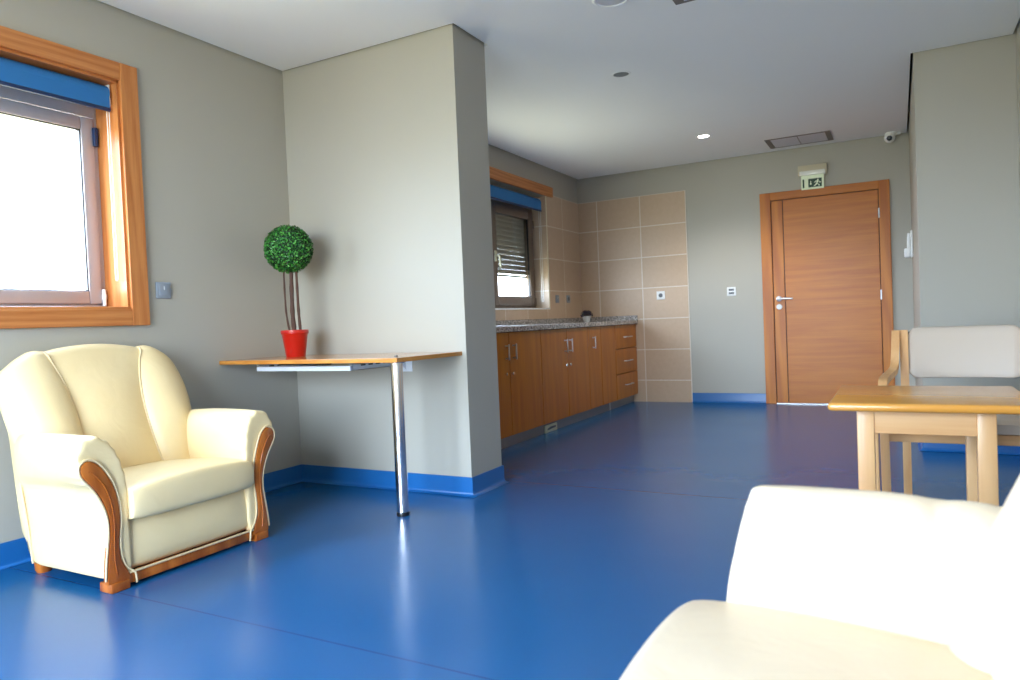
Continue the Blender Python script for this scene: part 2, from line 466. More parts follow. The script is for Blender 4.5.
roller_blind('roller_blind', 'rolled-up blue roller blind in the big window beside the armchair', XW - .062, y0 + .02, y1 - .016, 2.140, 2.010, .04, 1.20, .040)

# ------------------------------------------------------------------ kitchen window
w2 = struct_root('window_2', (XK, W2['y1'], W2['z0']))
ya, yb, za, zb = W2['y0'], W2['y1'], W2['z0'], W2['z1']
XF2 = XK - .155
obj('pelmet', MB().box(XK - .002, XK + .030, ya - .1, 6.815, 2.203, 2.303, .003), M['caseY'], w2)
m = MB(); m.box(XF2, XK + .006, ya, yb, za - .004, za + .010, .002)
obj('sill_board', m, M['white'], w2)
obj('corner_strip', MB().box(XK - .006, XK + .003, yb - .003, yb + .009, za, zb), M['cream'], w2)
fo = frame_yz(MB(), XF2 - .05, XF2, ya, yb, za + .012, zb, .035)
fo.box(XF2 - .045, XF2 - .004, ya + .03, yb - .03, 2.03, zb - .03)
obj('frame', fo, M['aluK'], w2, 30)
ymk = 5.80
for a, b in ((ymk, yb - .04), (ya + .035, ymk)):
    obj('sash', frame_yz(MB(), XF2 - .045, XF2 + .014, a, b, za + .045, 2.05, .085, .006), M['aluK'], w2, 30)
    obj('pane', MB().box(XF2 - .022, XF2 - .016, a + .08, b - .08, za + .125, 1.97), M['glass'], w2)
    obj('gasket', frame_yz(MB(), XF2 - .014, XF2 + .003, a + .082, b - .082, za + .127, 1.968, .008, .001), M['black'], w2)
h = MB().box(XF2 + .012, XF2 + .026, ymk + .024, ymk + .056, 1.50, 1.60, .004)
h.tube([(XF2 + .02, ymk + .04, 1.55), (XF2 + .055, ymk + .04, 1.55), (XF2 + .062, ymk + .042, 1.54), (XF2 + .062, ymk + .05, 1.44)], .009, 10)
obj('window_handle', h, M['cream'], w2, 40)
m = MB()
m.tube([(XF2 + .016, yb - .036, 1.085), (XF2 + .016, yb - .036, 1.165)], .010, 8); m.tube([(XF2 + .016, yb - .036, 1.88), (XF2 + .016, yb - .036, 1.96)], .010, 8)
obj('hinge', m, M['aluK'], w2, 40)
m = MB(); zz = 1.400; XSH = XF2 - .052
while zz < 2.2:
    pr = [(XSH - .012, zz), (XSH - .005, zz + .003), (XSH - .002, zz + .019), (XSH - .005, zz + .0452), (XSH - .012, zz + .04645)]
    m.prism(pr, 5.72, yb, 'Y'); zz += .0468
m.box(XSH - .013, XSH, 5.72, yb, 1.370, 1.394, .003)
obj('shutter', m, M['slat'], w2)
roller_blind('roller_blind', 'rolled-up blue roller blind in the small window above the kitchen worktop', XK - .045, ya + .02, 6.60, 2.172, 2.035, .04, 1.12, .044)

# ------------------------------------------------------------------ glazed doors behind the camera
w3 = struct_root('window_3', (BX0, YB, 0))
def frame_xz(m, ya, yb, xa, xb, za, zb, w, bev=.004):
    m.box(xa, xa + w, ya, yb, za, zb, bev); m.box(xb - w, xb, ya, yb, za, zb, bev)
    m.box(xa + w, xb - w, ya, yb, za, za + w, bev); m.box(xa + w, xb - w, ya, yb, zb - w, zb, bev)
    return m
obj('frame', frame_xz(MB(), YB - .14, YB - .06, BX0, BX1, 0, BZ, .05), M['alu'], w3, 30)
n = 3; dx = (BX1 - BX0 - .1) / n
for i in range(n):
    a = BX0 + .05 + i * dx
    obj('sash', frame_xz(MB(), YB - .13, YB - .08, a, a + dx, .05, BZ - .05, .06), M['alu'], w3, 30)
    obj('pane', MB().box(a + .055, a + dx - .055, YB - .108, YB - .102, .105, BZ - .105), M['glass'], w3)

# ------------------------------------------------------------------ entrance door
d1 = struct_root('door_1', (-.61, YF, 0))
DX0, DX1, DZ = -1.190, -.043, 2.10
IX0, IX1, IZ = -1.090, -.134, 2.022
obj('door_casing', MB().box(DX0, IX0, YF - .016, YF + .02, 0, DZ, .003), M['doorZ'], d1)
obj('door_casing', MB().box(IX1, DX1, YF - .016, YF + .02, 0, DZ, .003), M['doorZ'], d1)
obj('door_casing', MB().box(IX0, IX1, YF - .0155, YF + .02, IZ, DZ, .003), M['caseX'], d1)
obj('rebate', MB().box(IX0 - .01, IX1 + .01, YF + .004, YF + .0075, 0, IZ + .01), M['strip'], d1)
SXD = -.978
obj('lock_stile', MB().box(IX0 + .007, SXD - .003, YF - .006, YF + .004, .012, IZ - .007, .0015), M['doorZ'], d1)
obj('leaf_panel', MB().box(SXD + .005, IX1 - .007, YF - .006, YF + .004, .012, IZ - .007, .0015), M['doorX'], d1)
obj('groove', MB().box(SXD - .005, SXD + .007, YF - .002, YF + .003, .012, IZ - .007), M['strip'], d1)
m = MB().lathe([(.001, 0), (.026, 0), (.026, .006), (.022, .009), (.011, .010), (.010, .042), (.001, .044)], (-1.037, YF - .006, 1.048), 24, 'Y')
m.tube([(-1.037, YF - .044, 1.048), (-1.0, YF - .048, 1.048), (-.945, YF - .048, 1.046), (-.905, YF - .046, 1.044)], [.010, .0095, .009, .0085], 12)
obj('door_handle', m, M['steel'], d1, 40)
m = MB().lathe([(.001, 0), (.027, 0), (.027, .006), (.024, .009), (.001, .009)], (-1.037, YF - .006, .968), 24, 'Y')
m.box(-1.040, -1.034, YF - .018, YF - .014, .960, .975)
obj('lock_rosette', m, M['white'], d1, 40)
for z in (.26, 1.04, 1.80):
    obj('hinge', MB().tube([(IX1 - .001, YF - .012, z - .045), (IX1 - .001, YF - .012, z + .045)], .008, 10), M['steel'], d1, 40)
obj('threshold', MB().box(IX0, IX1, YF - .012, YF + .006, 0, .010, .003), M['steel'], d1)

# ------------------------------------------------------------------ emergency exit light with hanging sign
ex = thing('exit_light', 'ivory emergency light with hanging green exit sign above the door', 'exit sign', (-.695, YF + .008, 2.09))
m = MB().prism([(YF + .008, 2.222), (YF - .045, 2.222), (YF - .058, 2.235), (YF - .058, 2.268), (YF - .050, 2.318), (YF + .008, 2.322)], -.822, -.566, 'X', .003)
obj('housing', m, M['housing'], ex, 30)
m = MB().prism([(YF - .030, 2.218), (YF - .062, 2.224), (YF - .066, 2.236), (YF - .0615, 2.262), (YF - .030, 2.262)], -.808, -.580, 'X', .002)
obj('diffuser', m, M['diff'], ex, 30)
sp = obj('sign_panel', MB().box(-.795, -.593, YF - .042, YF - .037, 2.086, 2.222, .001), M['signbg'], ex)
m = MB(); ysn = YF - .0435
def quad(pts): m.prism(pts, ysn, ysn + .0018, 'Y')
S0, S1, T0, T1 = -.795, -.593, 2.096, 2.194        # picture field
quad([(-.783, 2.104), (-.768, 2.104), (-.768, 2.186), (-.783, 2.186)])
quad([(-.732, 2.104), (-.612, 2.104), (-.612, 2.186), (-.732, 2.186)])
obj('green_field', m, M['signgr'], ex)
m = MB(); ysn = YF - .0448
quad([(-.713, 2.165), (-.707, 2.165), (-.707, 2.142), (-.699, 2.142), (-.710, 2.124), (-.721, 2.142), (-.713, 2.142)])      # arrow
cx_, cz_ = -.646, 2.172
quad([(cx_ + .007 * math.cos(k * PI / 5), cz_ + .007 * math.sin(k * PI / 5)) for k in range(10)])                          # head
quad([(-.668, 2.160), (-.646, 2.165), (-.640, 2.160), (-.652, 2.134), (-.664, 2.136), (-.655, 2.154), (-.666, 2.152), (-.676, 2.142), (-.680, 2.146)])   # torso and front arm
quad([(-.664, 2.138), (-.652, 2.134), (-.658, 2.124), (-.676, 2.112), (-.684, 2.112), (-.684, 2.118), (-.678, 2.119)])     # leading leg
quad([(-.656, 2.138), (-.650, 2.134), (-.632, 2.124), (-.634, 2.108), (-.640, 2.108), (-.640, 2.119)])                     # trailing leg
quad([(-.645, 2.160), (-.640, 2.162), (-.628, 2.146), (-.620, 2.152), (-.618, 2.147), (-.629, 2.138)])                     # rear arm
obj('running_figure', m, M['signbg'], ex)

# ------------------------------------------------------------------ ceiling fittings
def downlight(label, x, y, r, lens, ring=M['white'], zdrop=.006):
    t = thing('downlight', label, 'ceiling light', (x, y, ZC))
    obj('ring', MB().lathe([(r * .80, .0), (r * .80, -.004), (r * .86, -zdrop), (r, -zdrop * .6), (r, 0.0), (r * .8, .0)], (x, y, ZC), 40), ring, t, 40)
    obj('lens', MB().lathe([(.001, -.0035), (r * .6, -.0035), (r * .80, -.002), (r * .80, -.0005), (.001, -.0005)], (x, y, ZC), 40), lens, t, 40)
    return t
downlight('switched-off recessed downlight with grey lens in the middle of the ceiling', -1.541, 4.494, .062, M['lampoff'])
downlight('lit recessed downlight glowing white in front of the tiled wall', -1.478, 6.463, .055, M['lampon'])
t = thing('ceiling_speaker', 'round white and grey ceiling fitting cut by the top edge of the photo', 'ceiling fitting', (-1.205, 3.415, ZC))
obj('ring', MB().lathe([(.075, 0), (.075, -.010), (.082, -.014), (.095, -.008), (.097, 0), (.075, 0)], (-1.205, 3.405, ZC), 40), M['white'], t, 40)
obj('grille', MB().lathe([(.001, -.012), (.05, -.0115), (.076, -.009), (.076, -.0005), (.001, -.0005)], (-1.205, 3.405, ZC), 40), M['ventp'], t, 40)
def ceiling_vent(label, x0, x1, y0, y1):
    t = thing('ceiling_vent', label, 'vent', ((x0 + x1) / 2, (y0 + y1) / 2, ZC))
    m = MB()
    m.box(x0, x0 + .045, y0, y1, ZC - .006, ZC + .001, .001); m.box(x1 - .045, x1, y0, y1, ZC - .006, ZC + .001, .001)
    m.box(x0 + .045, x1 - .045, y0, y0 + .016, ZC - .006, ZC + .001, .001); m.box(x0 + .045, x1 - .045, y1 - .016, y1, ZC - .006, ZC + .001, .001)
    obj('frame', m, M['ventf'], t)
    xm = (x0 + x1) / 2
    for a, b in ((x0 + .047, xm - .003), (xm + .003, x1 - .047)):
        obj('filter_panel', MB().box(a, b, y0 + .018, y1 - .018, ZC - .004, ZC + .001), M['ventp'], t)
    obj('divider', MB().box(xm - .003, xm + .003, y0 + .016, y1 - .016, ZC - .006, ZC + .001), M['ventf'], t)
    return t
ceiling_vent('grey two-panel ceiling vent near the entrance door', -1.045, -.490, 6.985, 7.37)
ceiling_vent('dark-framed ceiling vent whose corner shows at the top edge of the photo', -.953, -.40, 3.28, 3.665)

t = thing('security_camera', 'white dome security camera in the ceiling corner beside the door', 'camera', (-.02, 7.44, ZC))
obj('mount', MB().lathe([(.001, 0), (.046, 0), (.050, -.008), (.046, -.026), (.03, -.03), (.001, -.03)], (-.02, 7.44, ZC), 28), M['white'], t, 40)
bm = bmesh.new(); bmesh.ops.create_uvsphere(bm, u_segments=28, v_segments=18, radius=.046)
obj('eyeball', MB().bm(bm, Matrix.Translation((-.03, 7.425, ZC - .048))), M['white'], t, 60)
dv = (Vector((-.25, 3.2, 1.3)) - Vector((-.03, 7.425, ZC - .048))).normalized()
q = dv.to_track_quat('Z', 'Y').to_matrix().to_4x4()
mm = MB().lathe([(.001, .047), (.018, .0465), (.023, .044), (.0235, .036), (.001, .034)], (0, 0, 0), 24)
mm.v = [tuple(Matrix.Translation((-.03, 7.425, ZC - .048)) @ q @ Vector(v)) for v in mm.v]
obj('lens', mm, M['black'], t, 40)
obj('bracket', MB().box(-.012, .06, 7.43, 7.46, ZC - .024, ZC - .002, .004), M['white'], t, 30)

# ------------------------------------------------------------------ plates on the walls
def plate_x(name, label, x, y, z, cat, mat, w=.083, hh=.083, inner='switch'):
    t = thing(name, label, cat, (x, y, z))
    obj('plate', MB().box(x, x + .009, y - w / 2, y + w / 2, z - hh / 2, z + hh / 2, .004, 3), mat, t, 30)
    if inner == 'switch':
        obj('rocker', MB().prism([(x + .0085, z - .026), (x + .0135, z - .026), (x + .0105, z + .026), (x + .0085, z + .026)], y - .026, y + .026, 'Y', .001), mat, t, 30)
        obj('indicator', MB().box(x + .0115, x + .0128, y - .002, y + .002, z + .002, z + .020), M['white'], t)
    else:
        obj('socket_well', MB().lathe([(.001, .0095), (.019, .0095), (.020, .011), (.022, .011), (.022, .0085), (.001, .0085)], (x, y, z), 24, 'X'), M['greyd'], t, 40)
    return t
plate_x('light_switch', 'square grey light switch on the wall right of the big window', XW, 2.354, 1.156, 'switch', M['grey'])
plate_x('light_switch', 'left of two grey plates on the beige tiles beside the kitchen window', XK, 6.876, 1.150, 'switch', M['grey'])
plate_x('wall_socket', 'right of two grey plates on the kitchen tiles, with a dark socket', XK, 7.163, 1.152, 'socket', M['grey'], inner='socket')
def plate_y(name, label, x, y, z, cat, kind):
    t = thing(name, label, cat, (x, y, z)); w = .045
    obj('plate', MB().box(x - w, x + w, y - .010, y, z - w, z + w, .004, 3), M['white'], t, 30)
    if kind == 'socket':
        obj('socket_well', MB().lathe([(.001, .0105), (.018, .0105), (.019, .0118), (.022, .0118), (.022, .0095), (.001, .0095)], (x, y, z), 24, 'Y'), M['greyd'], t, 40)
    else:
        for dz in (-.017, .017):
            obj('port', MB().box(x - .026, x + .026, y - .012, y - .009, z + dz - .010, z + dz + .010, .001), M['greyd'], t)
    return t
plate_y('wall_socket', 'white power socket on the beige tiles of the far wall', -2.233, YF - .002, 1.147, 'socket', 'socket')
plate_y('data_socket', 'white double data outlet on the painted wall left of the door', -1.496, YF + .008, 1.147, 'socket', 'data')

t = thing('wall_intercom', 'small white handset on the corridor wall right of the door', 'intercom', (XS, 7.0, 1.33))
obj('base_plate', MB().box(XS - .018, XS, 6.96, 7.05, 1.335, 1.56, .005), M['white'], t, 30)
m = MB().tube(smooth([(XS - .028, 7.0, 1.54), (XS - .034, 7.0, 1.47), (XS - .032, 7.0, 1.40), (XS - .030, 7.0, 1.36)], 4), .012, 10)
obj('handset', m, M['white'], t, 60)
obj('earpiece', MB().box(XS - .066, XS - .02, 6.975, 7.035, 1.335, 1.415, .012, 3), M['white'], t, 40)

# ------------------------------------------------------------------ kitchen units
XD = -2.545                     # carcass front; doors 20 mm in front
XDF = -2.523
UZ0, UZ1 = .090, .853
def bar_handle_z(x, y, zc, L=.10):
    m = MB().box(x + .024, x + .033, y - .006, y + .006, zc - L / 2 - .008, zc + L / 2 + .008, .002)
    for dz in (-L / 2 + .004, L / 2 - .004): m.box(x - .001, x + .026, y - .005, y + .005, zc + dz - .005, zc + dz + .005)
    return m
def knob_lock(x, y, z):
    return MB().lathe([(.001, .022), (.010, .022), (.012, .018), (.012, .012), (.007, .010), (.007, -.001), (.001, -.001)], (x, y, z), 16, 'X')
def unit(label, ya, yb, group='fitted kitchen base units'):
    t = thing('base_cabinet', label, 'cabinet', (XK + .3, (ya + yb) / 2, UZ0), group)
    m = MB()
    m.box(XK + .004, XD, ya + .001, ya + .019, UZ0, UZ1); m.box(XK + .004, XD, yb - .019, yb - .001, UZ0, UZ1)
    m.box(XK + .004, XD, ya + .019, yb - .019, UZ0, UZ0 + .018); m.box(XK + .004, XD, ya + .019, yb - .019, UZ1 - .018, UZ1)
    m.box(XK + .004, XK + .012, ya + .019, yb - .019, UZ0 + .018, UZ1 - .018); m.box(XD - .004, XD - .001, ya + .019, yb - .019, UZ0 + .018, UZ1 - .018)
    obj('carcass', m, M['cabedge'], t)
    return t
def front(t, name, ya, yb, za=UZ0, zb=UZ1 - .004):
    o = obj(name, MB().box(XD, XDF, ya + .0035, yb - .0035, za, zb, .0015), M['cab'], t)
    return o
def on_front(parent_obj, t, name, mb, mat, sm=30):
    # sub-part stored in the same local frame as its part (both share the unit's origin)
    o = obj(name, mb, mat, t, sm); o.parent = parent_obj
    return o
c = unit('wooden base cabinet with two doors next to the partition wall, under the sink', 4.03, 5.161)
d = front(c, 'door', 4.03, 4.628); on_front(d, c, 'handle', bar_handle_z(XDF, 4.570, .706), M['steel']); on_front(d, c, 'lock_knob', knob_lock(XDF, 4.556, .548), M['chrome'])
d = front(c, 'door', 4.628, 5.161); on_front(d, c, 'handle', bar_handle_z(XDF, 4.685, .706), M['steel']); on_front(d, c, 'lock_knob', knob_lock(XDF, 4.632 + .02, .546), M['chrome'])
c = unit('wooden base cabinet with two doors and a pair of handles, middle of the row', 5.161, 6.160)
d = front(c, 'door', 5.161, 5.672); on_front(d, c, 'handle', bar_handle_z(XDF, 5.622, .704), M['steel']); on_front(d, c, 'lock_knob', knob_lock(XDF, 5.615, .539), M['chrome'])
d = front(c, 'door', 5.672, 6.160); on_front(d, c, 'handle', bar_handle_z(XDF, 5.725, .704), M['steel']); on_front(d, c, 'lock_knob', knob_lock(XDF, 5.700, .539), M['chrome'])
c = unit('wooden base cabinet with one single-handled door left of the drawers', 6.160, 6.870)
d = front(c, 'door', 6.160, 6.476); on_front(d, c, 'handle', bar_handle_z(XDF, 6.265, .703), M['steel'])
front(c, 'filler_panel', 6.476, 6.870)
c = unit('wooden drawer unit with three drawers at the far end of the row', 6.870, 7.538)
for za, zb, zh in ((.608, UZ1 - .004, .724), (.350, .601, .474), (UZ0, .343, .226)):
    d = front(c, 'drawer', 6.872, 7.536, za, zb)
    m = MB().box(XDF + .022, XDF + .031, 7.115, 7.325, zh - .006, zh + .006, .002)
    for y in (7.125, 7.315): m.box(XDF - .001, XDF + .024, y - .005, y + .005, zh - .005, zh + .005)
    on_front(d, c, 'handle', m, M['steel'])
p = tag(obj('plinth', MB().box(-2.60, -2.575, 4.0, YF - .003, 0, UZ0, .001), M['plinth']), 'grey metal plinth running under the kitchen cabinets', 'plinth')
j = obj('joint_strip', MB().box(-.0125, .0155, -.010, .010, 0, UZ0 - .001), M['white'], None); j.parent = p; j.location = (0, 6.79 - p.location.y, 0)
t = thing('plinth_vent', 'small cream vent box on the plinth at floor level', 'vent', (-2.575, 5.376, 0))
obj('body', MB().box(-2.575, -2.562, 5.26, 5.492, .001, .064, .003), M['cream'], t)
obj('slot', MB().prism([(5.30, .022), (5.46, .030), (5.46, .044), (5.36, .046), (5.30, .034)], -2.5625, -2.5605, 'X'), M['greyd'], t)
wt = thing('worktop', 'speckled grey granite worktop along the kitchen wall', 'worktop', (-2.83, 5.9, .855))
XWT = -2.500
m = MB(); m.box(XK, XWT, YC2 + .42, 4.13, .855, .892); m.box(XK, XWT, 5.08, YF - .003, .855, .892)
m.box(XK, -2.99, 4.13, 5.08, .855, .892); m.box(-2.59, XWT, 4.13, 5.08, .855, .892)
obj('slab', m, M['granite'], wt)
obj('upstand', MB().box(XK, XK + .022, YC2 + .42, YF - .003, .8915, .945, .002), M['granite'], wt)
obj('upstand', MB().box(XK + .022, XWT, YF - .025, YF - .003, .8915, .945, .002), M['granite'], wt)
sk = thing('kitchen_sink', 'steel sink rim set into the worktop beside the partition wall', 'sink', (-2.80, 4.6, .892))
m = MB(); m.box(-3.02, -2.56, 4.10, 4.16, .8925, .899, .002); m.box(-3.02, -2.56, 5.05, 5.12, .8925, .899, .002)
m.box(-3.02, -2.97, 4.16, 5.05, .8925, .899, .002); m.box(-2.61, -2.56, 4.16, 5.05, .8925, .899, .002)
obj('rim', m, M['steel'], sk)
obj('basin', MB().box(-2.985, -2.595, 4.135, 5.075, .866, .870), M['steel'], sk)

t = thing('potted_plant', 'tiny dark purple plant in a white pot on the worktop', 'plant', (-2.95, 7.2, .892))
px_, py_ = -2.955, 7.19
obj('pot', MB().lathe([(.001, 0), (.028, 0), (.034, .01), (.046, .062), (.048, .066), (.044, .066), (.040, .056), (.001, .054)], (px_, py_, .8925), 24), M['white'], t, 40)
m = MB()
for i in range(150):
    a = random.uniform(0, 2 * PI); b = random.uniform(-.1, 1.45); rr = random.uniform(.035, .068)
    dirv = Vector((math.cos(a) * math.cos(b), math.sin(a) * math.cos(b), math.sin(b)))
    c_ = Vector((px_, py_, .960)) + Vector((dirv.x * rr * 1.05, dirv.y * rr * 1.05, dirv.z * rr * .85))
    tt = dirv.orthogonal().normalized(); tt.rotate(Matrix.Rotation(random.uniform(0, 6.28), 3, dirv)); bt = dirv.cross(tt)
    L, Wd = .017, .008
    up = dirv * .004
    m.add([c_ - tt * L, c_ + bt * Wd + up, c_ + tt * L + up * 2, c_ - bt * Wd + up, c_ + up * -.5], [(0, 1, 4), (1, 2, 4), (2, 3, 4), (3, 0, 4)])
obj('foliage', m, M['flower'], t)
m = MB()
for k in range(7):
    a = k * .9; m.tube([(px_ + .012 * math.cos(a), py_ + .012 * math.sin(a), .945), (px_ + .03 * math.cos(a), py_ + .03 * math.sin(a), .985)], .0025, 6)
obj('stem', m, M['bark'], t)

# ------------------------------------------------------------------ corner table with chrome leg
TZ = .778
tb = thing('corner_table', 'wall-mounted wooden corner table on a single chrome leg', 'table', (-2.66, 2.95, 0))
TX0, TX1, TY0, TY1 = XW + .001, -2.055, 2.672, YC - .001
obj('tabletop', MB().box(TX0, TX1, TY0, TY1, TZ - .004, TZ, .001), M['topX'], tb)
m = MB().box(TX0, TX1, TY0, TY1, TZ - .021, TZ - .004, .001)
obj('edge_board', m, M['topY'], tb)
lx, ly = -2.158, 2.802
m = MB().lathe([(.001, .0), (.030, .0), (.030, TZ - .03), (.001, TZ - .03)], (lx, ly, .014), 40)
obj('leg', m, M['chrome'], tb, 40)
obj('foot_cap', MB().lathe([(.001, .0), (.031, .0), (.032, .004), (.031, .018), (.001, .018)], (lx, ly, 0), 40), M['black'], tb, 40)
obj('mounting_plate', MB().lathe([(.001, 0), (.045, 0), (.047, .004), (.047, .008), (.001, .008)], (lx, ly, TZ - .029), 32), M['chrome'], tb, 40)
obj('screw_cap', MB().lathe([(.001, .006), (.008, .006), (.010, .003), (.010, 0), (.001, 0)], (lx, ly + .0, TZ), 20), M['greyd'], tb, 40)
obj('front_rail', MB().box(-3.09, -2.43, 2.775, 2.800, .712, .737, .002), M['whitem'], tb, 30)
for x in (-3.085, -2.43):
    m = MB(); m.box(x - .003, x, 2.79, YC, .712, .745); m.box(x - .020, x, 2.79, YC, .712, .715); m.box(x - .020, x, 2.79, YC, .742, .745)
    s_ = obj('side_rail', m, M['whitem'], tb)
    for k in range(6): obj('slot', MB().box(x, x + .0015, 2.86 + k * .06, 2.895 + k * .06, .732, .739), M['black'], tb).parent = s_
obj('lift_strut', MB().box(-2.95, -2.60, 2.80, 2.83, .742, .757), M['black'], tb)
m = MB().box(-2.47, -2.385, YC - .006, YC, .672, .757, .002); m.box(-2.47, -2.385, YC - .09, YC, .748, .757, .002)
m.prism([(YC - .006, .68), (YC - .085, .748), (YC - .006, .748)], -2.43, -2.426, 'X')
obj('wall_bracket', m, M['whitem'], tb)

# ------------------------------------------------------------------ topiary
pt = thing('topiary_tree', 'round green artificial topiary tree in a red pot on the corner table', 'plant', (-2.985, 2.965, TZ + .0006))
px_, py_ = -2.985, 2.965
m = MB().lathe([(.001, 0), (.051, 0), (.053, .004), (.070, .125), (.0715, .127), (.0745, .129), (.076, .134), (.076, .150), (.074, .152), (.069, .150), (.067, .12), (.001, .118)], (px_, py_, TZ + .0006), 40)
obj('pot', m, M['red'], pt, 40)
obj('moss', MB().lathe([(.001, .130), (.04, .128), (.066, .122), (.066, .112), (.001, .112)], (px_, py_, TZ), 32), M['soil'], pt, 40)
rgt = Vector((.878, .476, 0)); fw = Vector((-.477, .878, 0)); base = Vector((px_, py_, TZ))
def stem(o0, o1, o2, r0, r1):
    P = [base + rgt * o0 + Vector((0, 0, .12)), base + rgt * o1 + fw * random.uniform(-.006, .006) + Vector((0, 0, .26)), base + rgt * o2 + Vector((0, 0, .50))]
    pts = smooth([tuple(p) for p in P], 6)
    n_ = len(pts)
    rad = [(r0 + (r1 - r0) * i / (n_ - 1)) * (1 + .12 * math.sin(i * 2.3)) for i in range(n_)]
    return MB().tube(pts, rad, 10)
ob = -.022
obj('trunk', stem(.000, -.006, -.004 + .0, .0135, .0105), M['bark'], pt, 60)
obj('trunk', stem(-.024, -.042, -.046, .006, .005), M['bark'], pt, 60)
obj('trunk', stem(.034, .028, .024, .009, .007), M['bark'], pt, 60)
bc = base + rgt * (-.012) + Vector((0, 0, .606)); BR = .143
bm = bmesh.new(); bmesh.ops.create_icosphere(bm, subdivisions=4, radius=BR - .018)
m = MB().bm(bm, Matrix.Translation(bc))
obj('crown_core', m, M['leafcore'], pt, 60)
m = MB(); N = 2300; ga = PI * (3 - math.sqrt(5))
for i in range(N):
    z = 1 - 2 * (i + .5) / N; r_ = math.sqrt(1 - z * z); a = i * ga + random.uniform(-.05, .05)
    d_ = Vector((r_ * math.cos(a), r_ * math.sin(a), z + random.uniform(-.03, .03))).normalized()
    tt = d_.orthogonal().normalized(); tt.rotate(Matrix.Rotation(random.uniform(0, 2 * PI), 3, d_))
    nd = (d_ * 1.0 + tt * random.uniform(.1, .9)).normalized(); side = nd.cross(d_.cross(tt)).normalized() if False else d_.cross(tt).normalized()
    c_ = bc + d_ * random.uniform(BR - .021, BR - .009)
    L = random.uniform(.010, .015); Wd = random.uniform(.0042, .006)
    ax = (tt + d_ * random.uniform(.2, .9)).normalized(); nn = side.cross(ax).normalized()
    p0 = c_ - ax * L * .5; p2 = c_ + ax * L * .6; fold = nn * .0015
    m.add([p0, c_ - side * Wd - fold + ax * L * .0, c_ - side * Wd * .8 - fold + ax * L * .35, p2, c_ + side * Wd * .8 - fold + ax * L * .35, c_ + side * Wd - fold, c_ + nn * .0005 + ax * L * .15],
          [(0, 1, 6), (1, 2, 6), (2, 3, 6), (3, 4, 6), (4, 5, 6), (5, 0, 6)])
obj('leaf_ball', m, M['leaf'], pt, 60)

